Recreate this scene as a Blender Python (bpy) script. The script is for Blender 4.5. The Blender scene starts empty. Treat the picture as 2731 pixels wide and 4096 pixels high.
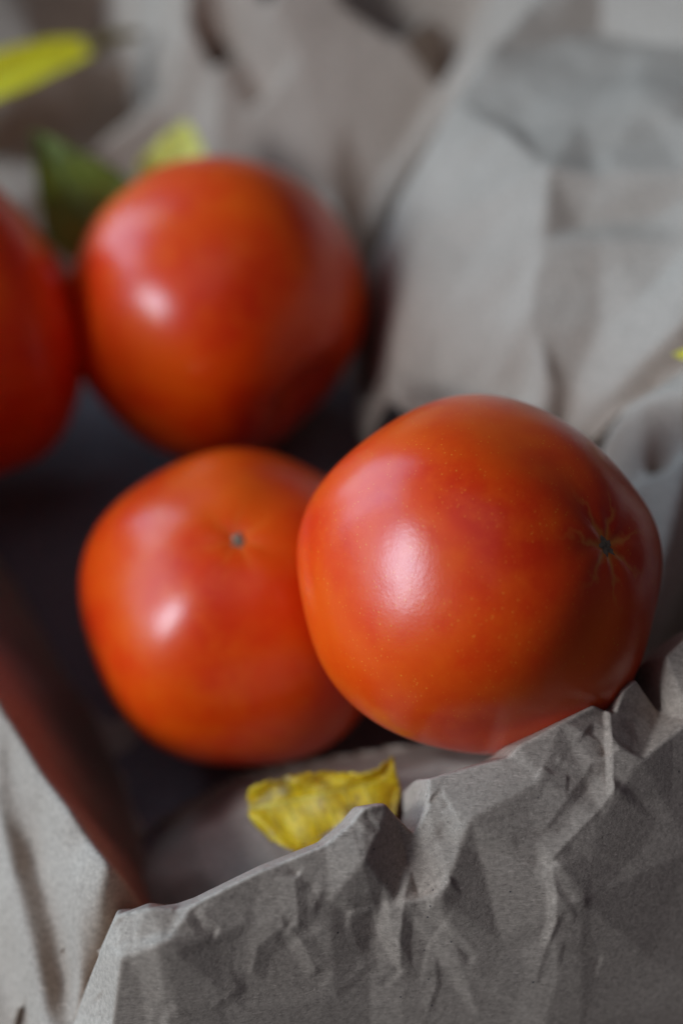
import bpy, math, random
import numpy as np
from mathutils import Vector, Matrix
from mathutils.geometry import delaunay_2d_cdt

scene = bpy.context.scene
COL = scene.collection

# ------------------------------------------------------------------ camera
PITCH = math.radians(50.0)
LOOK = Vector((0, math.cos(PITCH), -math.sin(PITCH)))
UP = Vector((0, math.sin(PITCH), math.cos(PITCH)))
RIGHT = Vector((1, 0, 0))
CAM = Vector((0, 0, 0.07)) - LOOK * 0.37
FPX = 50.0 / 24.0 * 682.0
cam_data = bpy.data.cameras.new("camera")
cam = bpy.data.objects.new("camera", cam_data)
COL.objects.link(cam)
cam.location = CAM
cam.rotation_euler = (math.pi / 2 - PITCH, 0, 0)
cam_data.sensor_fit = 'HORIZONTAL'
cam_data.sensor_width = 24.0
cam_data.lens = 50.0
cam_data.clip_start = 0.01
cam_data.clip_end = 50.0
cam_data.dof.use_dof = True
cam_data.dof.focus_distance = 0.303
cam_data.dof.aperture_fstop = 3.7
cam_data.dof.aperture_blades = 0
scene.camera = cam

# ------------------------------------------------------------------ world + window lamps
world = bpy.data.worlds.new("World")
scene.world = world
world.use_nodes = True
bg = world.node_tree.nodes["Background"]
bg.inputs[0].default_value = (0.66, 0.68, 1.0, 1)
bg.inputs[1].default_value = 0.035


def area(name, direction, dist, sx, sy, power, color, target=(0.0, 0.03, 0.05)):
    ld = bpy.data.lights.new(name, 'AREA')
    ld.shape = 'RECTANGLE'
    ld.size, ld.size_y = sx, sy
    ld.energy = power
    ld.color = color
    o = bpy.data.objects.new(name, ld)
    COL.objects.link(o)
    d = Vector(direction).normalized()
    o.location = Vector(target) + d * dist
    o.rotation_euler = (-d).to_track_quat('-Z', 'Y').to_euler()
    return o


def sph(az, el):
    az, el = math.radians(az), math.radians(el)
    return (math.cos(el) * math.cos(az), math.cos(el) * math.sin(az), math.sin(el))


area("window_light", sph(-155, 30), 1.2, 0.33, 0.38, 8.2, (0.67, 0.83, 1.0))
area("side_window", sph(148, 17), 1.5, 1.1, 1.3, 15.0, (0.39, 0.69, 1.0))
area("curtain_glow", sph(178, 24), 1.6, 1.1, 0.9, 5.5, (0.48, 0.73, 1.0))
area("ceiling_glow", sph(-120, 74), 1.6, 1.0, 1.0, 1.2, (0.66, 0.74, 1.0))

scene.view_settings.view_transform = 'Standard'
scene.view_settings.look = 'None'
scene.view_settings.exposure = 0.42
scene.view_settings.gamma = 1.0
scene.cycles.use_denoising = True
scene.cycles.max_bounces = 8


# ------------------------------------------------------------------ helpers
def at(px, py, d):
    """world point at depth d along the view axis (measured on the photograph)"""
    return CAM + LOOK * d + RIGHT * ((px - 341.0) / FPX * d) + UP * (-(py - 512.0) / FPX * d)


def atz(px, py, z):
    r = LOOK + RIGHT * ((px - 341.0) / FPX) + UP * (-(py - 512.0) / FPX)
    return CAM + r * ((z - CAM.z) / r.z)


def camdir(x, y, z):
    return (RIGHT * x + UP * y - LOOK * z).normalized()


def tag(o, label=None, cat=None, group=None, kind=None):
    if label: o["label"] = label
    if cat: o["category"] = cat
    if group: o["group"] = group
    if kind: o["kind"] = kind
    return o


def mesh_obj(name, verts, faces, mat, parent=None, smooth=True):
    me = bpy.data.meshes.new(name)
    me.from_pydata([tuple(v) for v in verts], [], [tuple(f) for f in faces])
    if smooth:
        me.polygons.foreach_set("use_smooth", [True] * len(me.polygons))
    me.update()
    o = bpy.data.objects.new(name, me)
    COL.objects.link(o)
    if mat: me.materials.append(mat)
    if parent: o.parent = parent
    return o


def grid_obj(name, P, valid, mat, parent=None):
    """P: (n,m,3) array, valid: (n,m) bool -> quad mesh"""
    n, m = valid.shape
    q = valid[:-1, :-1] & valid[1:, :-1] & valid[1:, 1:] & valid[:-1, 1:]
    idx = np.arange(n * m).reshape(n, m)
    a = idx[:-1, :-1][q]; b = idx[1:, :-1][q]; c = idx[1:, 1:][q]; d = idx[:-1, 1:][q]
    F = np.stack([a, b, c, d], 1)
    used = np.unique(F)
    remap = np.zeros(n * m, int); remap[used] = np.arange(len(used))
    F = remap[F]; V = P.reshape(-1, 3)[used]
    me = bpy.data.meshes.new(name)
    me.vertices.add(len(V)); me.vertices.foreach_set("co", V.astype(np.float32).ravel())
    me.loops.add(F.size); me.loops.foreach_set("vertex_index", F.astype(np.int32).ravel())
    me.polygons.add(len(F))
    me.polygons.foreach_set("loop_start", np.arange(0, F.size, 4, dtype=np.int32))
    me.polygons.foreach_set("use_smooth", np.ones(len(F), bool))
    me.update(calc_edges=True); me.validate()
    o = bpy.data.objects.new(name, me)
    COL.objects.link(o)
    me.materials.append(mat)
    if parent: o.parent = parent
    return o


# ---- node helpers
class NT:
    def __init__(self, name):
        self.m = bpy.data.materials.new(name)
        self.m.use_nodes = True
        self.t = self.m.node_tree
        self.b = self.t.nodes["Principled BSDF"]

    def n(self, typ, **kw):
        nd = self.t.nodes.new(typ)
        for k, v in kw.items():
            if k.startswith('_'):
                setattr(nd, k[1:], v)
            else:
                nd.inputs[k].default_value = v
        return nd

    def l(self, a, ao, b, bi):
        self.t.links.new(a.outputs[ao], b.inputs[bi])

    def noise(self, coord, scale, detail=4, rough=0.55, co='Object', dist=0.0):
        nd = self.n('ShaderNodeTexNoise', Scale=scale, Detail=detail, Roughness=rough, Distortion=dist)
        self.l(coord, co, nd, 'Vector')
        return nd

    def ramp(self, src, out, stops):
        r = self.n('ShaderNodeValToRGB')
        e = r.color_ramp.elements
        while len(e) < len(stops): e.new(0.5)
        for i, (p, c) in enumerate(stops):
            e[i].position = p
            e[i].color = c if len(c) == 4 else (*c, 1)
        self.l(src, out, r, 'Fac')
        return r

    def mix(self, fac, a, b, mode='MIX'):
        """fac/a/b: float/colour or (node, out)"""
        m = self.n('ShaderNodeMix', _data_type='RGBA', _blend_type=mode)
        for key, v in ((0, fac), (6, a), (7, b)):
            if isinstance(v, tuple) and hasattr(v[0], 'outputs'):
                self.t.links.new(v[0].outputs[v[1]], m.inputs[key])
            elif key == 0:
                m.inputs[0].default_value = v
            else:
                m.inputs[key].default_value = (*v, 1) if len(v) == 3 else v
        return (m, 2)

    def put(self, src, name):
        self.t.links.new(src[0].outputs[src[1]], self.b.inputs[name])


def paper_material(name, base, seed=0.0):
    k = NT(name)
    tc = k.n('ShaderNodeTexCoord')
    mp = k.n('ShaderNodeMapping'); k.l(tc, 'Object', mp, 'Vector')
    mp.inputs['Location'].default_value = (seed, seed * 1.7, seed * 0.3)
    big = k.noise(mp, 38, 3, 0.5, 'Vector')
    mid = k.noise(mp, 900, 4, 0.65, 'Vector')
    # fibres: noise stretched along two directions
    m1 = k.n('ShaderNodeMapping'); k.l(mp, 'Vector', m1, 'Vector')
    m1.inputs['Rotation'].default_value = (0.2, 0.3, 0.6); m1.inputs['Scale'].default_value = (300, 2600, 2600)
    f1 = k.noise(m1, 1.0, 2, 0.6, 'Vector', 1.2)
    m2 = k.n('ShaderNodeMapping'); k.l(mp, 'Vector', m2, 'Vector')
    m2.inputs['Rotation'].default_value = (0.1, -0.4, -0.9); m2.inputs['Scale'].default_value = (300, 2400, 2400)
    f2 = k.noise(m2, 1.0, 2, 0.6, 'Vector', 1.2)
    b = base
    dark = tuple(c * 0.74 for c in b); lite = tuple(min(1, c * 1.22) for c in b)
    c1 = k.ramp(mid, 'Fac', [(0.30, dark), (0.5, b), (0.72, lite)])
    r1 = k.ramp(f1, 'Fac', [(0.56, (0, 0, 0)), (0.72, (1, 1, 1))])
    r2 = k.ramp(f2, 'Fac', [(0.58, (0, 0, 0)), (0.74, (1, 1, 1))])
    x = k.mix((r1, 0), (c1, 0), tuple(c * 1.45 for c in b))
    x = k.mix((r2, 0), x, tuple(c * 0.6 for c in b))
    br = k.ramp(big, 'Fac', [(0.3, (0.93, 0.92, 0.91)), (0.7, (1.05, 1.05, 1.05))])
    x = k.mix(1.0, x, (br, 0), 'MULTIPLY')
    # dark flecks of bark in the pulp
    vor = k.n('ShaderNodeTexVoronoi', Scale=260.0); k.l(mp, 'Vector', vor, 'Vector')
    thr = k.ramp(vor, 'Distance', [(0.045, (1, 1, 1)), (0.085, (0, 0, 0))])
    sel = k.ramp(vor, 'Color', [(0.62, (0, 0, 0)), (0.66, (1, 1, 1))])
    fl = k.mix(1.0, (thr, 0), (sel, 0), 'MULTIPLY')
    x = k.mix(fl, x, (0.09, 0.075, 0.07))
    k.put(x, 'Base Color')
    k.b.inputs['Roughness'].default_value = 0.72
    k.b.inputs['Specular IOR Level'].default_value = 0.15
    bm = k.n('ShaderNodeBump', Strength=0.28, Distance=0.0004)
    add = k.n('ShaderNodeMath', _operation='ADD'); k.l(mid, 'Fac', add, 0); k.l(f1, 'Fac', add, 1)
    k.l(add, 0, bm, 'Height')
    k.l(bm, 'Normal', k.b, 'Normal')
    return k.m


def tomato_material(name, seed, rays=1.0):
    k = NT(name)
    tc = k.n('ShaderNodeTexCoord')
    mp = k.n('ShaderNodeMapping'); k.l(tc, 'Object', mp, 'Vector')
    mp.inputs['Location'].default_value = (seed * 0.37, seed * 0.71, seed)
    big = k.noise(mp, 34, 3, 0.5, 'Vector', 0.4)
    mid = k.noise(mp, 130, 4, 0.6, 'Vector')
    fine = k.noise(mp, 1500, 3, 0.6, 'Vector')
    red = (0.85, 0.054, 0.001); deep = (0.76, 0.030, 0.001); orange = (0.93, 0.105, 0.002)
    c = k.ramp(big, 'Fac', [(0.32, deep), (0.48, red), (0.70, orange)])
    mm = k.ramp(mid, 'Fac', [(0.42, (0, 0, 0)), (0.75, (0.65, 0.65, 0.65))])
    x = k.mix((mm, 0), (c, 0), orange)
    # golden specks under the skin
    v = k.n('ShaderNodeTexVoronoi', Scale=1000.0, Randomness=1.0); k.l(mp, 'Vector', v, 'Vector')
    dot = k.ramp(v, 'Distance', [(0.10, (1, 1, 1)), (0.23, (0, 0, 0))])
    sel = k.ramp(v, 'Color', [(0.38, (0, 0, 0)), (0.60, (1, 1, 1))])
    dm = k.mix(1.0, (dot, 0), (sel, 0), 'MULTIPLY')
    pm = k.ramp(mid, 'Fac', [(0.35, (0.15, 0.15, 0.15)), (0.6, (0.8, 0.8, 0.8))])
    dm = k.mix(1.0, dm, (pm, 0), 'MULTIPLY')
    x = k.mix(dm, x, (0.95, 0.30, 0.03))
    # pale rays round the blossom end (local +Z)
    sep = k.n('ShaderNodeSeparateXYZ'); k.l(tc, 'Object', sep, 'Vector')
    atn = k.n('ShaderNodeMath', _operation='ARCTAN2'); k.l(sep, 'Y', atn, 0); k.l(sep, 'X', atn, 1)
    rr = k.n('ShaderNodeVectorMath', _operation='LENGTH')
    cx = k.n('ShaderNodeCombineXYZ'); k.l(sep, 'X', cx, 'X'); k.l(sep, 'Y', cx, 'Y'); k.l(cx, 'Vector', rr, 0)
    wob = k.noise(mp, 240, 2, 0.5, 'Vector')
    wm = k.n('ShaderNodeMath', _operation='MULTIPLY_ADD'); k.l(wob, 'Fac', wm, 0); wm.inputs[1].default_value = 0.9; k.l(atn, 0, wm, 2)
    m5 = k.n('ShaderNodeMath', _operation='MULTIPLY'); k.l(wm, 0, m5, 0); m5.inputs[1].default_value = 3.5
    sn = k.n('ShaderNodeMath', _operation='SINE'); k.l(m5, 0, sn, 0)
    ab = k.n('ShaderNodeMath', _operation='ABSOLUTE'); k.l(sn, 0, ab, 0)
    wr = k.n('ShaderNodeMath', _operation='MULTIPLY'); k.l(ab, 0, wr, 0); k.l(rr, 'Value', wr, 1)
    line = k.ramp(wr, 0, [(0.0004, (1, 1, 1)), (0.0018, (0, 0, 0))])
    fade = k.ramp(rr, 'Value', [(0.003, (1, 1, 1)), (0.014, (0, 0, 0))])
    front = k.n('ShaderNodeMath', _operation='GREATER_THAN'); k.l(sep, 'Z', front, 0); front.inputs[1].default_value = 0.0
    lm = k.mix(1.0, (line, 0), (fade, 0), 'MULTIPLY')
    lm = k.mix(1.0, lm, (front, 0), 'MULTIPLY')
    lm = k.mix(1.0, lm, (rays, rays, rays), 'MULTIPLY')
    x = k.mix(lm, x, (0.95, 0.34, 0.05))
    k.put(x, 'Base Color')
    b = k.b
    b.inputs['Roughness'].default_value = 0.42
    b.inputs['Specular IOR Level'].default_value = 0.15
    b.inputs['Coat Weight'].default_value = 0.7
    b.inputs['Coat Roughness'].default_value = 0.25
    b.inputs['Coat IOR'].default_value = 1.45
    b.inputs['Subsurface Weight'].default_value = 0.25
    b.inputs['Subsurface Radius'].default_value = (1.0, 0.25, 0.08)
    b.inputs['Subsurface Scale'].default_value = 0.004
    bm = k.n('ShaderNodeBump', Strength=0.10, Distance=0.0003)
    k.l(fine, 'Fac', bm, 'Height')
    dim = k.noise(mp, 190, 2, 0.5, 'Vector')
    bm2 = k.n('ShaderNodeBump', Strength=0.07, Distance=0.0008)
    k.l(dim, 'Fac', bm2, 'Height'); k.l(bm, 'Normal', bm2, 'Normal')
    k.l(bm2, 'Normal', b, 'Normal'); k.l(bm2, 'Normal', b, 'Coat Normal')
    return k.m


def leaf_material(name, base, dark, spot):
    k = NT(name)
    tc = k.n('ShaderNodeTexCoord')
    n1 = k.noise(tc, 150, 5, 0.6)
    n2 = k.noise(tc, 520, 3, 0.6)
    c = k.ramp(n1, 'Fac', [(0.38, spot), (0.50, dark), (0.63, base)])
    r = k.ramp(n2, 'Fac', [(0.3, (0.75, 0.75, 0.7)), (0.7, (1.1, 1.1, 1.0))])
    x = k.mix(1.0, (c, 0), (r, 0), 'MULTIPLY')
    k.put(x, 'Base Color')
    k.b.inputs['Roughness'].default_value = 0.55
    k.b.inputs['Subsurface Weight'].default_value = 0.1
    k.b.inputs['Subsurface Scale'].default_value = 0.001
    bm = k.n('ShaderNodeBump', Strength=0.4, Distance=0.0006)
    k.l(n2, 'Fac', bm, 'Height'); k.l(bm, 'Normal', k.b, 'Normal')
    return k.m


def plain(name, col, rough=0.6):
    k = NT(name)
    tc = k.n('ShaderNodeTexCoord')
    n1 = k.noise(tc, 700, 4, 0.6)
    r = k.ramp(n1, 'Fac', [(0.3, tuple(c * 0.55 for c in col)), (0.7, tuple(c * 1.3 for c in col))])
    k.l(r, 0, k.b, 'Base Color')
    k.b.inputs['Roughness'].default_value = rough
    return k.m


KRAFT = (0.43, 0.32, 0.245)
M_BASE = paper_material("kraft_paper_nest", KRAFT, 0.0)
M_WALL = paper_material("kraft_paper_back", KRAFT, 1.3)
M_FRONT = paper_material("kraft_paper_front", KRAFT, 2.1)
M_FLAP = paper_material("kraft_paper_flap", KRAFT, 3.7)


# ------------------------------------------------------------------ paper sheets
def raster(pts, tris, vals, x0, y0, step, nx, ny):
    """piecewise linear interpolation of vals on a grid"""
    H = np.full((nx, ny), np.nan)
    for t in tris:
        a, b, c = (np.array(pts[i]) for i in t)
        lo = np.minimum(np.minimum(a, b), c); hi = np.maximum(np.maximum(a, b), c)
        i0 = max(0, int(math.floor((lo[0] - x0) / step))); i1 = min(nx - 1, int(math.ceil((hi[0] - x0) / step)))
        j0 = max(0, int(math.floor((lo[1] - y0) / step))); j1 = min(ny - 1, int(math.ceil((hi[1] - y0) / step)))
        if i1 < i0 or j1 < j0: continue
        X = x0 + step * np.arange(i0, i1 + 1)[:, None]; Y = y0 + step * np.arange(j0, j1 + 1)[None, :]
        den = (b[1] - c[1]) * (a[0] - c[0]) + (c[0] - b[0]) * (a[1] - c[1])
        if abs(den) < 1e-14: continue
        w0 = ((b[1] - c[1]) * (X - c[0]) + (c[0] - b[0]) * (Y - c[1])) / den
        w1 = ((c[1] - a[1]) * (X - c[0]) + (a[0] - c[0]) * (Y - c[1])) / den
        w2 = 1 - w0 - w1
        m = (w0 >= -1e-6) & (w1 >= -1e-6) & (w2 >= -1e-6)
        v = w0 * vals[t[0]] + w1 * vals[t[1]] + w2 * vals[t[2]]
        sub = H[i0:i1 + 1, j0:j1 + 1]
        sub[m] = v[m]
    return H


def blur(H, n):
    for _ in range(n):
        P = np.pad(H, 1, mode='edge')
        H = (P[:-2, 1:-1] + 2 * P[1:-1, 1:-1] + P[2:, 1:-1]) / 4
        P = np.pad(H, 1, mode='edge')
        H = (P[1:-1, :-2] + 2 * P[1:-1, 1:-1] + P[1:-1, 2:]) / 4
    return H


def crumple(x0, y0, step, nx, ny, spacing, amp, seed):
    rng = random.Random(seed)
    pts = []
    ux = nx * step; uy = ny * step
    ni = int(ux / spacing) + 3; nj = int(uy / spacing) + 3
    for i in range(ni):
        for j in range(nj):
            pts.append((x0 + (i - 1 + rng.uniform(-0.55, 0.55)) * spacing, y0 + (j - 1 + rng.uniform(-0.55, 0.55)) * spacing))
    r = delaunay_2d_cdt([Vector(p) for p in pts], [], [], 0, 1e-7)
    vs = [(v.x, v.y) for v in r[0]]
    vals = [rng.choice((-1, 1)) * rng.uniform(0.3, 1.0) * amp for _ in vs]
    H = raster(vs, r[2], vals, x0, y0, step, nx, ny)
    return np.nan_to_num(H)


def crease(U, V, poly, h, wl, wr, taper=0.12):
    """fold along a polyline: height h at the crease, falling off over wl on its left and wr on its right"""
    best = np.full(U.shape, 1e9); sgn = np.ones(U.shape); tt = np.zeros(U.shape)
    seg = [math.dist(poly[i], poly[i + 1]) for i in range(len(poly) - 1)]
    tot = sum(seg); acc = 0
    for i in range(len(poly) - 1):
        ax, ay = poly[i]; bx, by = poly[i + 1]
        dx, dy = bx - ax, by - ay; L2 = dx * dx + dy * dy
        t = np.clip(((U - ax) * dx + (V - ay) * dy) / L2, 0, 1)
        ex = U - (ax + t * dx); ey = V - (ay + t * dy)
        d = np.hypot(ex, ey)
        s = dx * (V - ay) - dy * (U - ax)
        m = d < best
        best[m] = d[m]; sgn[m] = np.sign(s[m]); tt[m] = ((acc + t * seg[i]) / tot)[m]
        acc += seg[i]
    w = np.where(sgn > 0, wl, wr)
    x = best / w
    prof = np.where(x < 1, 1 - x, 0) + np.where(best < 0.0009, 0.06 * (1 - best / 0.0009), 0)
    tp = np.clip(tt / taper, 0, 1) * np.clip((1 - tt) / taper, 0, 1)
    tp = tp * tp * (3 - 2 * tp)
    return h * prof * np.clip(tp + 0.0, 0, 1)


def sheet(name, ctrl, edges, frame, step, mat, octaves, soften, feats=(), maskf=None, loose=()):
    """ctrl: list of world points, edges: crease constraints, frame: (u, v, n) axes of the sheet"""
    u, v, n = frame
    P = [(p.dot(u), p.dot(v)) for p in ctrl]
    val = [p.dot(n) for p in ctrl]
    r = delaunay_2d_cdt([Vector(p) for p in P], edges, [], 0, 1e-7)
    vs = [(q.x, q.y) for q in r[0]]
    loose = set(loose)
    lo = [bool(set(o) & loose) for o in r[3]]
    span = lambda t: max(math.dist(vs[t[a]], vs[t[a - 1]]) for a in range(3))
    tris = [t for t in r[2] if not (all(lo[i] for i in t) and span(t) > 0.024)]     # open bays between hem points stay open
    vals = []
    for i, q in enumerate(vs):
        o = r[3][i]
        if o: vals.append(val[o[0]])
        else:
            dd = sorted((math.dist(q, P[k]), k) for k in range(len(P)))[:2]
            w = dd[1][0] / (dd[0][0] + dd[1][0])
            vals.append(val[dd[0][1]] * w + val[dd[1][1]] * (1 - w))
    xs = [p[0] for p in P]; ys = [p[1] for p in P]
    x0, y0 = min(xs), min(ys)
    nx = int((max(xs) - x0) / step) + 1; ny = int((max(ys) - y0) / step) + 1
    H = raster(vs, tris, vals, x0, y0, step, nx, ny)
    ok = ~np.isnan(H)
    H = np.where(ok, H, np.nanmean(H))
    H = blur(H, soften)
    U = (x0 + step * np.arange(nx))[:, None] * np.ones((1, ny)); V = (y0 + step * np.arange(ny))[None, :] * np.ones((nx, 1))
    D = np.zeros_like(H)
    for (sp, amp, seed, bl) in octaves:
        D += blur(crumple(x0, y0, step, nx, ny, sp, amp, seed), bl)
    if maskf is not None:
        D *= maskf(U, V)
    for (poly, h, wl, wr, bl) in feats:
        D += blur(crease(U, V, [(p.dot(u), p.dot(v)) for p in poly], h, wl, wr), bl)
    H = H + D
    W = U[..., None] * np.array(u) + V[..., None] * np.array(v) + H[..., None] * np.array(n)
    return grid_obj(name, W, ok, mat)


XYZ = (Vector((1, 0, 0)), Vector((0, 1, 0)), Vector((0, 0, 1)))


def chain(start, count):
    return [(i, i + 1) for i in range(start, start + count - 1)]


def build_ctrl(chains, singles):
    pts, edges = [], []
    for c in chains:
        edges += chain(len(pts), len(c)); pts += c
    pts += singles
    return pts, edges


# table under everything
tb = bpy.data.meshes.new("table_top")
s = 0.9
tv = [(-s, -s, -0.03), (s, -s, -0.03), (s, s, -0.03), (-s, s, -0.03)]
tv += [(x, y, -0.06) for x, y, z in tv]
table = mesh_obj("table_top", tv, [(0, 1, 2, 3), (7, 6, 5, 4), (0, 4, 5, 1), (1, 5, 6, 2), (2, 6, 7, 3), (3, 7, 4, 0)],
                 plain("dark_table", (0.05, 0.045, 0.045), 0.6), smooth=False)
tag(table, kind="structure")

# --- nest: the floor the tomatoes lie on, its left rim and the crumpled back
left_ridge = [atz(-420, 100, .14), atz(-300, 330, .125), atz(-110, 570, .075), atz(0, 702, .060), atz(40, 765, .060), atz(70, 806, .062), atz(92, 838, .060), atz(114, 867, .060)]
left_edge = [atz(114, 867, .060), atz(104, 908, .054), atz(88, 965, .042), atz(74, 1030, .034), atz(60, 1200, .01)]
flank_crest = [atz(40, 785, .057), atz(60, 850, .053), atz(78, 920, .050), atz(80, 965, .044)]
flank_valley = [atz(18, 800, .048), atz(38, 860, .041), atz(56, 920, .039), atz(64, 980, .034)]
flank_fold = [atz(-5, 800, .048), atz(12, 880, .045), atz(30, 950, .042), atz(44, 1020, .036)]
flank_hollow = [atz(-40, 850, .028), atz(-15, 930, .024), atz(10, 1000, .020), atz(20, 1060, .015)]
left_drop = [Vector((p.x + .016, p.y + .006, -.010)) for p in left_edge[1:]]
inner_foot = [atz(-160, 400, -.008), atz(-30, 510, -.012), atz(30, 590, -.014), atz(85, 700, -.014), atz(125, 790, -.010), atz(145, 870, -.008)]
fold_a = [atz(150, -60, .075), atz(155, 20, .062), atz(165, 100, .045), atz(165, 175, .016)]
fold_b = [atz(-40, 240, .022), atz(30, 205, .026), atz(100, 140, .030), atz(165, 95, .036)]


def bk(off, *q):
    return [at(x, y, .511 + .018 * y / 170.0 + off) for x, y in q]


crest_a = bk(-.004, (172, -70), (187, 0), (215, 60), (245, 110))
valley_a = bk(.001, (205, -70), (218, 0), (240, 50), (268, 112))
crest_b = bk(-.012, (235, -70), (268, 0), (300, 60), (345, 122), (388, 172))
valley_b = bk(.010, (272, -70), (298, 0), (325, 50), (352, 92))
crest_c = bk(-.014, (305, -70), (345, 0), (400, 40), (438, 92))
valley_c = bk(.006, (400, -70), (432, 20), (450, 90))
chains = [left_ridge, left_edge, flank_crest, flank_valley, flank_fold, flank_hollow, left_drop, inner_foot, fold_a, fold_b, crest_a, valley_a, crest_b, valley_b, crest_c, valley_c]
singles = [
    # outer left slope
    atz(-90, 800, .030), atz(-80, 1060, .01),
    atz(-200, 760, .01), atz(-420, 620, .0), atz(-300, 1250, -.02), atz(330, 1250, -.02), atz(900, 1250, -.02),
    # floor
    atz(200, 700, -.016), atz(330, 720, -.016), atz(240, 620, -.016), atz(300, 420, -.016), atz(380, 420, -.014), atz(120, 480, -.016), atz(220, 300, -.012),
    atz(100, 250, -.008), atz(0, 330, -.012), atz(420, 520, -.014), atz(430, 700, -.012), atz(560, 560, .01), atz(600, 800, .0),
    # back left
    atz(-20, 150, .03), atz(40, 60, .045), atz(105, 30, .03), atz(130, 60, .03), atz(-120, 60, .06), atz(-250, 200, .05),
    atz(60, 175, .026), atz(100, 180, .005), atz(140, 160, .006), atz(0, -80, .07), atz(110, -80, .05), atz(-400, -100, .1),
    atz(215, 130, .03), atz(240, 150, .02), 
    atz(280, 150, .012), atz(330, 190, .03), atz(365, 210, .02), atz(372, 330, .003),
    # back, above
    atz(470, 10, .075), atz(560, -120, .12), atz(800, -100, .14),
    atz(900, 200, .12), Vector((-.4, .42, .13)), Vector((-.15, .45, .15)), Vector((.05, .45, .14)), Vector((.25, .45, .15)), Vector((.5, .45, .14)), Vector((-.4, .62, .05)), Vector((0, .62, .10)), Vector((.5, .62, .08)),
    # right bump
    atz(720, 350, .098), atz(690, 395, .097), atz(640, 400, .087), atz(600, 420, .073), atz(690, 450, .083), atz(650, 470, .070),
    atz(720, 500, .07), atz(650, 520, .048), atz(690, 560, .03), atz(760, 420, .10), atz(900, 500, .09), atz(700, 620, .02), atz(800, 700, .03),
]
ctrl, edges = build_ctrl(chains, singles)
nest = sheet("paper_sheet", ctrl, edges, XYZ, 0.0010, M_BASE,
             [(0.034, 0.0020, 3, 2), (0.015, 0.0008, 5, 2), (0.007, 0.0002, 8, 1)], 2,
             maskf=lambda U, V: np.where(U > 0.05, 0.3, np.where((V < 0.05) & (U < -0.03), 2.3, 1.0)))
tag(nest, "crumpled kraft paper sheet under the tomatoes, rising into the pale rim at lower left", "paper")

# --- dark sheet added over the nest floor, its colour standing in for shade
K_SHADE = plain("shade_tone", (0.19, 0.14, 0.135), 0.8)
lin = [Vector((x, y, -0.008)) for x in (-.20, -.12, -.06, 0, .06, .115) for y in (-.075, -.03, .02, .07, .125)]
floor_shade = sheet("shade_sheet", lin, [], XYZ, 0.0015, K_SHADE, [(0.035, 0.0040, 41, 2), (0.014, 0.0010, 42, 1)], 1)
tag(floor_shade, "added dark sheet standing in for the shade under the tomatoes on the nest floor", "shade sheet")

# --- back right: tall bright wall of folded paper
wl_edge = [at(575, -60, .475), at(530, 0, .475), at(480, 60, .467), at(452, 102, .46), at(420, 155, .455), at(398, 195, .452), at(386, 250, .447), at(390, 310, .440), at(398, 365, .434), at(386, 385, .431), at(398, 420, .422)]
wl_under = [p + Vector((-0.010, 0.018, -0.05)) for p in wl_edge]
fold1 = [at(452, 102, .46), at(500, 128, .437), at(548, 166, .412), at(600, 176, .409), at(682, 172, .400), at(760, 150, .39)]
fold2 = [at(548, 166, .412), at(541, 240, .407), at(540, 330, .402), at(535, 380, .404)]
cr_edge = [at(760, 240, .365), at(682, 326, .376), at(640, 366, .385), at(610, 398, .393), at(584, 428, .402), at(560, 445, .41)]
cr_under = [p + Vector((0.006, -0.004, -0.016)) for p in cr_edge]
fold3 = [at(400, 372, .433), at(440, 385, .428), at(480, 395, .420), at(520, 400, .412)]
fold4 = [at(527, 320, .403), at(540, 360, .398), at(548, 400, .400), at(562, 440, .407)]
chains = [wl_edge, wl_under, fold1, fold2, cr_edge, cr_under, fold3, fold4]
singles = [at(560, 40, .472), at(640, 50, .455), at(640, -10, .50), at(720, 10, .47), at(560, -60, .50), at(800, -60, .50), at(640, 100, .425), at(580, 120, .432), at(510, 80, .460), at(520, 130, .440),
           at(430, 220, .441), at(470, 250, .428), at(440, 320, .429), at(490, 330, .416), at(600, 240, .402), at(640, 300, .392), at(600, 330, .399),
           at(690, 240, .390), at(450, 430, .42), at(500, 450, .41), at(570, 390, .402), at(580, 230, .410), at(660, 220, .402)]
ctrl, edges = build_ctrl(chains, singles)
wall = sheet("paper_sheet", ctrl, edges, XYZ, 0.0011, M_WALL,
             [(0.030, 0.0012, 13, 2), (0.013, 0.0005, 15, 1), (0.007, 0.00018, 18, 1)], 2)
tag(wall, "tall pale kraft paper fold with broad flat facets behind the front tomato", "paper")

# --- front rim: the sharp kraft sheet bending over towards the viewer
def fr(px, py, d):
    return at(px, py, d - 0.0175 + 8e-5 * (px - 470) + 1e-5 * (py - 800) + 2.6e-7 * max(0, py - 800) ** 2 + 2.5e-7 * max(0, px - 550) ** 2)


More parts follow.
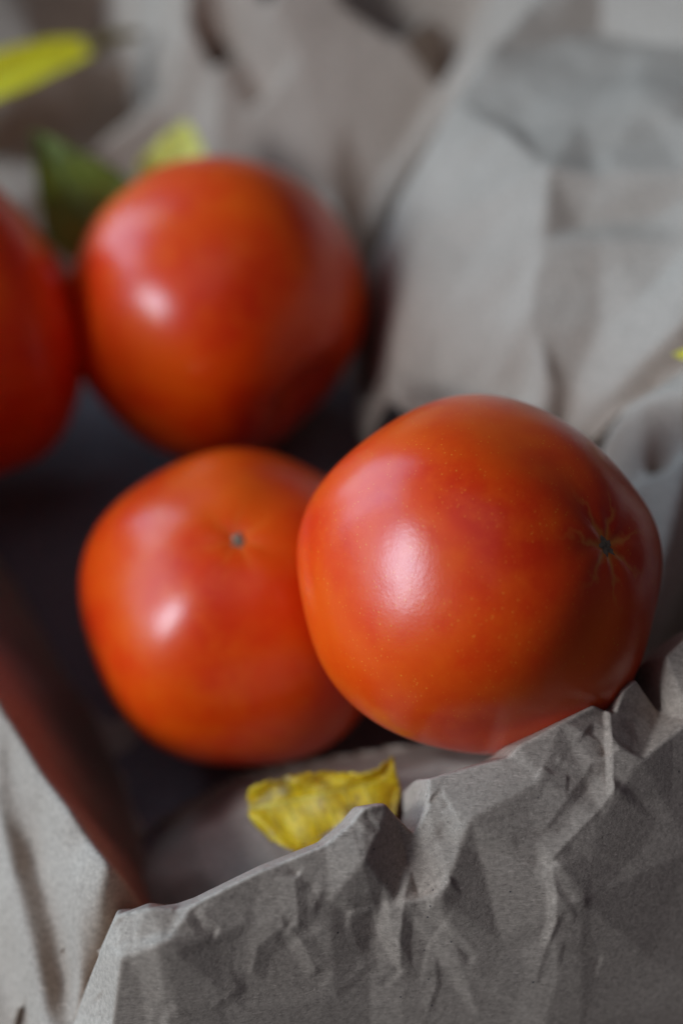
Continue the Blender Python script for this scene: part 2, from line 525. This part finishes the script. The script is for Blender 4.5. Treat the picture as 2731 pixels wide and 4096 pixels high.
ridge = [fr(78, 1010, .352), fr(98, 955, .343), fr(116, 914, .336), fr(150, 907, .331), fr(178, 908, .329), fr(198, 901, .327), fr(263, 869, .325), fr(325, 844, .323), fr(350, 823, .322),
         fr(363, 807, .321), fr(388, 803, .320), fr(414, 832, .323), fr(427, 806, .321), fr(426, 779, .323), fr(507, 757, .318), fr(518, 745, .317),
         fr(560, 722, .316), fr(594, 704, .316), fr(612, 714, .317), fr(622, 690, .316), fr(636, 678, .316), fr(660, 713, .318), fr(664, 657, .314), fr(690, 632, .312), fr(760, 590, .31)]
back1 = [p + Vector((-0.002, 0.007, -0.013)) for p in ridge]
back2 = [p + Vector((-0.004, 0.019, -0.042)) for p in ridge]
left_low = [fr(72, 1030, .352), fr(60, 1100, .36), fr(50, 1220, .37)]
chains = [ridge, left_low]
singles = back1 + back2 + [
    fr(20, 1010, .375), fr(60, 950, .370), fr(85, 905, .362), fr(-10, 1150, .39),
] + [fr(x, y, .3312 - 4e-5 * (x - 100) + dd) for x, y, dd in (
    (120, 960, -.001), (112, 1024, 0), (165, 945, -.003), (180, 1024, -.001), (250, 930, 0), (245, 1010, -.001), (330, 900, -.001), (335, 1000, 0),
    (365, 860, -.002), (395, 900, .001), (440, 900, -.002), (470, 820, -.001), (540, 780, 0), (500, 940, 0), (480, 1024, 0), (580, 900, -.002), (600, 820, 0),
    (640, 760, -.001), (690, 720, -.001), (690, 850, -.001), (650, 960, 0), (720, 1000, -.002), (580, 1024, 0), (330, 1150, 0), (150, 1150, 0), (520, 1150, 0),
    (720, 1150, 0), (850, 900, 0), (850, 1150, 0), (850, 650, 0))]
ctrl, edges = build_ctrl(chains, singles)
FRONT = (Vector((1, 0, 0)), Vector((0, 0.954, 0.3)).normalized(), Vector((0, -0.3, 0.954)).normalized())


def fp(*q):
    return [at(x, y, 0.3015) for x, y in q]


mm = 0.001
feats = [
    (fp((386, 800), (396, 822), (409, 864), (421, 902)), -3.2 * mm, 7 * mm, 10 * mm, 0),
    (fp((414, 858), (404, 895), (399, 940), (402, 975)), 1.5 * mm, 2.6 * mm, 5 * mm, 0),
    (fp((370, 908), (378, 935), (391, 958), (403, 974)), -1.2 * mm, 3.0 * mm, 5 * mm, 0),
    (fp((371, 910), (369, 960), (372, 1040)), -1.3 * mm, 7 * mm, 9 * mm, 3),
    (fp((318, 898), (345, 913), (372, 906), (388, 902)), -1.3 * mm, 2.0 * mm, 5 * mm, 0),
    (fp((432, 828), (455, 848), (480, 853), (515, 856), (549, 864)), -1.5 * mm, 3 * mm, 4 * mm, 0),
    (fp((616, 684), (614, 740), (614, 800)), 1.8 * mm, 14 * mm, 1.3 * mm, 0),
    (fp((620, 775), (604, 804), (580, 828), (544, 866)), 2.0 * mm, 12 * mm, 4.6 * mm, 0),
    (fp((608, 742), (575, 786), (540, 836)), 0.7 * mm, 2.5 * mm, 5 * mm, 0),
    (fp((550, 860), (557, 890), (558, 920), (550, 945)), 1.3 * mm, 8 * mm, 2 * mm, 0),
    (fp((556, 930), (566, 970), (556, 1010), (540, 1050)), 1.2 * mm, 9 * mm, 7 * mm, 3),
    (fp((424, 895), (426, 912), (445, 930), (466, 950), (478, 962)), -0.9 * mm, 1.6 * mm, 2.5 * mm, 0),
    (fp((424, 915), (440, 890), (452, 880)), 0.9 * mm, 2 * mm, 4 * mm, 0),
    (fp((161, 938), (166, 970), (172, 1050)), 2.2 * mm, 12 * mm, 5 * mm, 2),
    (fp((290, 925), (259, 948), (251, 980)), 0.9 * mm, 3 * mm, 4 * mm, 0),
    (fp((288, 928), (302, 945), (318, 975)), 0.9 * mm, 3 * mm, 2.5 * mm, 0),
    (fp((294, 878), (297, 900), (299, 934)), 0.7 * mm, 2.2 * mm, 4 * mm, 0),
    (fp((308, 885), (320, 909), (352, 916)), -0.7 * mm, 2 * mm, 4 * mm, 0),
    (fp((265, 868), (290, 872), (300, 882)), -0.8 * mm, 2 * mm, 2 * mm, 0),
    (fp((196, 915), (207, 932), (222, 938)), -0.7 * mm, 1.6 * mm, 2 * mm, 0),
    (fp((118, 926), (128, 945), (120, 956)), -1.0 * mm, 3 * mm, 4 * mm, 0),
    (fp((95, 992), (104, 1008), (106, 1030)), -1.2 * mm, 2 * mm, 3 * mm, 0),
    (fp((178, 908), (195, 912), (205, 900)), -0.8 * mm, 2.5 * mm, 2.5 * mm, 0),
    (fp((590, 722), (604, 735), (612, 752)), -1.3 * mm, 2.5 * mm, 4 * mm, 0),
    (fp((640, 705), (644, 730), (632, 748)), -1.0 * mm, 4 * mm, 5 * mm, 2),
    (fp((428, 800), (440, 812), (449, 806)), -1.0 * mm, 4 * mm, 5 * mm, 0),
]
hem0 = len(ridge) + len(left_low)
front_hem = list(range(hem0, hem0 + len(back1) + len(back2) + 4)) + [len(ridge) - 1, len(ridge) - 2]
crng = random.Random(77)
for _ in range(26):      # short sharp wrinkles scattered over the sheet
    x, y = crng.uniform(100, 680), crng.uniform(760, 1020)
    a = crng.uniform(0, math.pi); L = crng.uniform(14, 46)
    q = [(x, y)]
    for k in range(2):
        a += crng.uniform(-0.6, 0.6)
        q.append((q[-1][0] + L * math.cos(a), q[-1][1] + L * math.sin(a)))
    feats.append((fp(*q), crng.choice((-1, 1)) * crng.uniform(0.25, 0.5) * mm, crng.uniform(0.9, 1.6) * mm, crng.uniform(1.5, 5) * mm, 0))
feats = [(q, h * 0.72, a, b, c) for q, h, a, b, c in feats]
front = sheet("paper_sheet", ctrl, edges, FRONT, 0.00034, M_FRONT,
              [(0.034, 0.0005, 29, 1), (0.017, 0.00014, 25, 0)], 2, feats, loose=front_hem)
tag(front, "creased brown kraft paper rim in sharp focus across the bottom right", "paper")

# --- inner flap behind the rim
fl_ridge = [at(60, 985, .40), at(112, 915, .384), at(140, 882, .376), at(170, 852, .372), at(195, 833, .364), at(215, 825, .362), at(250, 800, .360), at(300, 790, .360), at(380, 775, .356), at(450, 762, .352), at(520, 765, .345)]
fl_back = [p + Vector((-0.006, 0.02, -0.025)) for p in fl_ridge]
chains = [fl_ridge, fl_back]
singles = [at(130, 935, .372), at(180, 925, .362), at(230, 900, .348), at(200, 870, .357), at(280, 870, .345), at(330, 850, .343), at(420, 830, .340), at(520, 795, .338), at(330, 900, .350), at(150, 1000, .365), at(420, 900, .345), at(250, 980, .355)]
ctrl, edges = build_ctrl(chains, singles)
flap = sheet("paper_sheet", ctrl, edges, FRONT, 0.0009, M_FLAP,
             [(0.022, 0.0009, 33, 2), (0.010, 0.0003, 35, 1)], 2,
             [(fp((178, 870), (185, 885), (192, 905)), -1.2 * mm, 3 * mm, 4 * mm, 1)], loose=range(len(fl_ridge), 2 * len(fl_ridge)))
tag(flap, "dim brown inner paper flap behind the front rim under the yellow leaf", "paper")


# ------------------------------------------------------------------ tomatoes
def tomato(label, center, R, axis, lobes, bumps, squash, seed, scar=True, roll=0.0, scar_size=0.0022, rays=0.8):
    """axis: world direction of the blossom end (local +Z); bumps: (world dir, amp, sharpness)"""
    q = axis.to_track_quat('Z', 'Y').to_matrix() @ Matrix.Rotation(roll, 3, 'Z')
    inv = q.transposed()
    bl = [(np.array(inv @ d), a, s) for d, a, s in bumps]
    nt, np_ = 110, 180
    rng = np.random.RandomState(seed)
    ph = rng.uniform(0, 6.28, 8)
    th = np.linspace(0, math.pi, nt + 1)[1:-1]
    fi = np.linspace(0, 2 * math.pi, np_, endpoint=False)
    T, F = np.meshgrid(th, fi, indexing='ij')
    N = np.stack([np.sin(T) * np.cos(F), np.sin(T) * np.sin(F), np.cos(T)], -1)

    def rad(N, T, F):
        st = np.sin(T)
        r = np.ones_like(T)
        r += lobes[1] * st ** 1.2 * np.cos(lobes[0] * F + ph[0])
        r += lobes[1] * 0.45 * st ** 1.5 * np.cos((lobes[0] - 2) * F + ph[1])
        r += 0.012 * np.sin(3.1 * N[..., 0] + ph[2]) * np.cos(2.7 * N[..., 1] + ph[3]) + 0.008 * np.sin(5 * N[..., 2] + 3 * N[..., 0] + ph[4])
        r -= 0.030 * np.exp(-(T / 0.17) ** 2) + 0.016 * np.exp(-(T / 0.06) ** 2)
        r += 0.006 * rays * np.cos(7 * F + ph[5]) * np.exp(-((T - 0.14) / 0.10) ** 2)
        r -= 0.20 * np.exp(-((math.pi - T) / 0.35) ** 2)
        for d, a, s in bl:
            r += a * np.exp(s * ((N * d).sum(-1) - 1))
        return r * R

    r = rad(N, T, F)
    P = N * r[..., None]
    P[..., 2] *= squash
    verts = [tuple(p) for p in P.reshape(-1, 3)]
    faces = []
    n = nt - 1
    for i in range(n - 1):
        for j in range(np_):
            k = (j + 1) % np_
            faces.append((i * np_ + j, (i + 1) * np_ + j, (i + 1) * np_ + k, i * np_ + k))
    top = len(verts)
    zt = float(rad(np.array([[0, 0, 1.0]]), np.array([0.0]), np.array([0.0]))[0]) * squash
    zb = float(rad(np.array([[0, 0, -1.0]]), np.array([math.pi]), np.array([0.0]))[0]) * squash
    verts += [(0, 0, zt), (0, 0, -zb)]
    for j in range(np_):
        k = (j + 1) % np_
        faces.append((top, j, k))
        faces.append((top + 1, (n - 1) * np_ + k, (n - 1) * np_ + j))
    root = bpy.data.objects.new("tomato", None)
    COL.objects.link(root)
    root.empty_display_size = 0.01
    tag(root, label, "tomato", "tomatoes in the paper nest")
    root.matrix_world = Matrix.Translation(center) @ q.to_4x4()
    mesh_obj("skin", verts, faces, tomato_material("tomato_skin_%d" % seed, seed * 0.13, rays), root)
    if scar:
        rr = random.Random(seed)
        sv, sf = [], []
        K = 22
        for ring in range(4):
            for j in range(K):
                a = 2 * math.pi * j / K
                star = 1 + 0.28 * math.cos(5 * a + 0.6) + rr.uniform(-0.12, 0.12)
                x = scar_size * ring / 3.0 * star
                px, py = x * math.cos(a) * 0.85, x * math.sin(a) * 1.1
                tt = math.atan2(math.hypot(px, py), R)
                z = float(rad(np.array([[0, 0, 1.0]]), np.array([tt]), np.array([a]))[0]) * squash * math.cos(tt)
                sv.append((px, py, z + (0.00045 if ring < 3 else -0.0002) + rr.uniform(-0.0002, 0.00025)))
        for ring in range(3):
            for j in range(K):
                k = (j + 1) % K
                sf.append((ring * K + j, (ring + 1) * K + j, (ring + 1) * K + k, ring * K + k))
        sc = mesh_obj("blossom_scar", sv, sf, M_SCAR, root)
        sc["label"] = "small brown star shaped blossom scar"
    return root


M_SCAR = plain("dry_scar", (0.26, 0.19, 0.12), 0.85)

A = at(477, 575, .330)
tomato("large sharp red tomato at right front with star shaped brown scar", A, 0.0412, camdir(.63, .19, .75), (5, 0.024),
       [(camdir(-.25, 1, .1), .020, 7), (camdir(.9, .42, .1), .034, 9), (camdir(.35, .95, 0), -.014, 9), (camdir(-1, 0.05, .1), .020, 7), (camdir(0, -1, .1), .022, 7), (camdir(1, .0, .0), .015, 7),
        (camdir(.6, .8, 0), -.032, 9), (camdir(-.7, -.7, .1), -.022, 9), (camdir(.25, .1, 1), .02, 10)], 0.98, 3)
B = at(240, 606, .389)
tomato("blurred red tomato left of the sharp front one, partly hidden behind it", B, 0.0435, camdir(.05, .45, .89), (5, 0.020),
       [(camdir(-1, -.1, .1), .015, 7), (camdir(-.6, -.8, .1), -.015, 9), (camdir(0, -1, 0), .02, 6), (camdir(.35, -.3, .9), .045, 4)], 0.97, 8, scar_size=0.0019, rays=0.2)
C = at(218, 311, .455)
tomato("blurred red tomato lying at the back in front of the pale leaf tip", C, 0.0480, camdir(-.68, .64, -.25), (6, 0.014),
       [(camdir(.75, .65, .1), .02, 6), (camdir(-.8, -.65, 0), -.03, 8), (camdir(.65, -.7, .35), -.06, 6), (camdir(-.2, -1, .1), .03, 7), (camdir(.05, -.4, .9), .035, 4)], 0.98, 11, scar=False)
Dm = at(-62, 327, .437)
tomato("dark red blurred tomato cut off by the left edge of the picture", Dm, 0.0437, camdir(-.3, .9, .3), (5, 0.02),
       [(camdir(.7, -.7, 0), .03, 6), (camdir(.8, .5, 0), -.03, 7)], 1.20, 17, scar=False)


# ------------------------------------------------------------------ leaves
def leaf(label, group, base, tip, normal, prof, mat, rib_mat, bend=0.0, cup=0.0, wav=0.0, seed=1, nu=60, nv=24, rough_edge=0.0, petiole=None, veins=()):
    """prof: list of (t, upper half width, lower half width) in metres along base->tip"""
    ax = (tip - base); L = ax.length; ax.normalize()
    nrm = (normal - ax * normal.dot(ax)).normalized()
    side = nrm.cross(ax).normalized()
    rng = np.random.RandomState(seed)
    t = np.linspace(0, 1, nu)
    up = np.interp(t, [p[0] for p in prof], [p[1] for p in prof])
    lo = np.interp(t, [p[0] for p in prof], [p[2] for p in prof])
    for a in (up, lo):
        a[1:-1] = (a[:-2] + 2 * a[1:-1] + a[2:]) / 4
        a += rough_edge * rng.uniform(-1, 1, nu) * (a > 0.001)
    s = np.linspace(-1, 1, nv)
    Tt, S = np.meshgrid(t, s, indexing='ij')
    Y = np.where(S > 0, S * up[:, None], S * lo[:, None])
    X = Tt * L
    p = rng.uniform(0, 6.28, 6)
    Z = bend * 4 * Tt * (1 - Tt) * L + cup * (S ** 2) * (up + lo)[:, None] * 0.5
    Z += wav * (np.sin(9 * Tt + 3 * S + p[0]) * 0.5 + np.sin(17 * Tt - 5 * S + p[1]) * 0.3 + np.sin(5 * S + 23 * Tt + p[2]) * 0.2) * (0.3 + 0.7 * np.abs(S))
    Z -= 0.0006 * np.exp(-(S / 0.08) ** 2)
    Wd = np.array(base) + X[..., None] * np.array(ax) + Y[..., None] * np.array(side) + Z[..., None] * np.array(nrm)
    root = bpy.data.objects.new("leaf", None)
    COL.objects.link(root)
    root.empty_display_size = 0.01
    root.location = base
    tag(root, label, "leaf", group)
    bl = grid_obj("blade", Wd - np.array(base), np.ones(Tt.shape, bool), mat, root)
    so = bl.modifiers.new("thickness", 'SOLIDIFY'); so.thickness = 0.0004; so.offset = 0
    # midrib: a tapering tube under the fold line
    mid = nv // 2
    rv, rf = [], []
    for i in range(nu):
        c = (Wd[i, mid] + Wd[i, mid - 1]) / 2 - np.array(base)
        r = 0.0007 * (1 - 0.75 * t[i])
        for k in range(6):
            a = k * math.pi / 3
            rv.append(c + r * (math.cos(a) * np.array(side) + math.sin(a) * np.array(nrm)))
        if i:
            for k in range(6):
                rf.append(((i - 1) * 6 + k, (i - 1) * 6 + (k + 1) % 6, i * 6 + (k + 1) % 6, i * 6 + k))
    mesh_obj("midrib", rv, rf, rib_mat, root)
    for i0 in veins:
        for sd in (0, nv - 1):
            vv, vf = [], []
            for q in range(8):
                f = q / 7.0
                iu = min(nu - 1, int(i0 + f * 7)); jv = int(round(mid + (sd - mid) * f * 0.93))
                c = Wd[iu, jv] - np.array(base) + 0.0002 * np.array(nrm); r = 0.00022 * (1 - 0.7 * f)
                for k in range(5):
                    a = k * 2 * math.pi / 5
                    vv.append(c + r * (math.cos(a) * np.array(ax) + math.sin(a) * np.array(nrm)))
                if q:
                    for k in range(5):
                        vf.append(((q - 1) * 5 + k, (q - 1) * 5 + (k + 1) % 5, q * 5 + (k + 1) % 5, q * 5 + k))
            mesh_obj("vein", vv, vf, rib_mat, root)
    if petiole:
        pv, pf = [], []
        for i in range(9):
            c = tip - base - ax * 0.004 + ax * (0.020 * i / 8) + nrm * (0.003 * math.sin(i / 5)) - side * (0.006 * (i / 8) ** 2)
            r = 0.0032 - 0.0018 * i / 8
            for k in range(8):
                a = k * math.pi / 4
                pv.append(c + side * (r * math.cos(a)) + nrm * (r * math.sin(a)))
            if i:
                for k in range(8):
                    pf.append(((i - 1) * 8 + k, (i - 1) * 8 + (k + 1) % 8, i * 8 + (k + 1) % 8, i * 8 + k))
        pf += [tuple(range(8))[::-1], tuple(range(64, 72))]
        mesh_obj("petiole", pv, pf, petiole, root)
    return root


M_YEL = leaf_material("yellow_leaf", (0.72, 0.46, 0.002), (0.60, 0.36, 0.003), (0.30, 0.16, 0.006))
M_LIME = leaf_material("pale_yellow_leaf", (0.82, 0.68, 0.13), (0.76, 0.62, 0.10), (0.64, 0.50, 0.08))
M_YEL2 = leaf_material("bright_yellow_leaf", (0.84, 0.66, 0.005), (0.80, 0.60, 0.005), (0.70, 0.50, 0.01))
M_GREEN = leaf_material("green_leaf", (0.22, 0.24, 0.012), (0.17, 0.19, 0.010), (0.12, 0.13, 0.01))
M_RIBY = plain("yellow_rib", (0.62, 0.45, 0.05))
M_STALK = plain("brown_stalk", (0.16, 0.10, 0.02))
M_RIBG = plain("green_rib", (0.10, 0.15, 0.03))
G = "fallen leaves tucked in the paper"
# front leaf
leaf("crumpled yellow leaf with brown blotches lying below the two front tomatoes", G, at(249, 810, .345), at(397, 778, .341), camdir(-.1, .3, 1),
     [(0, .003, .002), (.04, .005, .005), (.12, .0055, .0085), (.25, .0055, .0115), (.38, .0055, .0135), (.55, .005, .0145), (.7, .0035, .015), (.84, .002, .014), (.92, .003, .012), (1, .0055, .004)],
     M_YEL, M_RIBY, 0.05, 0.10, 0.0024, 4, 70, 30, 0.0005, veins=(8, 17, 26, 35, 44, 53))
# top left long yellow leaf
leaf("long bright yellow leaf with brown stalk at the upper left corner", G, at(-150, 140, .50), at(96, 46, .53), camdir(-.5, .2, 1),
     [(0, .005, .005), (.25, .0115, .0115), (.6, .0115, .0110), (.85, .0095, .0085), (.95, .006, .005), (1, .002, .002)], M_YEL2, M_RIBY, 0.02, 0.15, 0.001, 6, petiole=M_STALK)
leaf("dark green pointed leaf standing between the two rear tomatoes", G, at(110, 262, .47), at(33, 132, .475), camdir(.3, .2, 1),
     [(0, .009, .010), (.25, .017, .020), (.5, .012, .018), (.75, .0065, .009), (.92, .0025, .004), (1, .0006, .0006)], M_GREEN, M_RIBG, 0.03, 0.2, 0.001, 8)
leaf("pale yellow leaf tip showing behind the rear tomato", G, at(165, 205, .49), at(184, 122, .495), camdir(-.2, .2, 1),
     [(0, .011, .011), (.35, .0125, .013), (.6, .009, .0115), (.85, .0045, .006), (1, .001, .001)], M_LIME, M_RIBY, 0.03, 0.15, 0.001, 9)
leaf("small yellow leaf tip caught in the dark paper crevice at right", G, at(745, 356, .352), at(674, 354, .366), camdir(.5, .5, 1),
     [(0, .003, .003), (.4, .0045, .0045), (.8, .003, .003), (1, .0006, .0006)], M_YEL2, M_RIBY, 0.03, 0.1, 0.0006, 12)
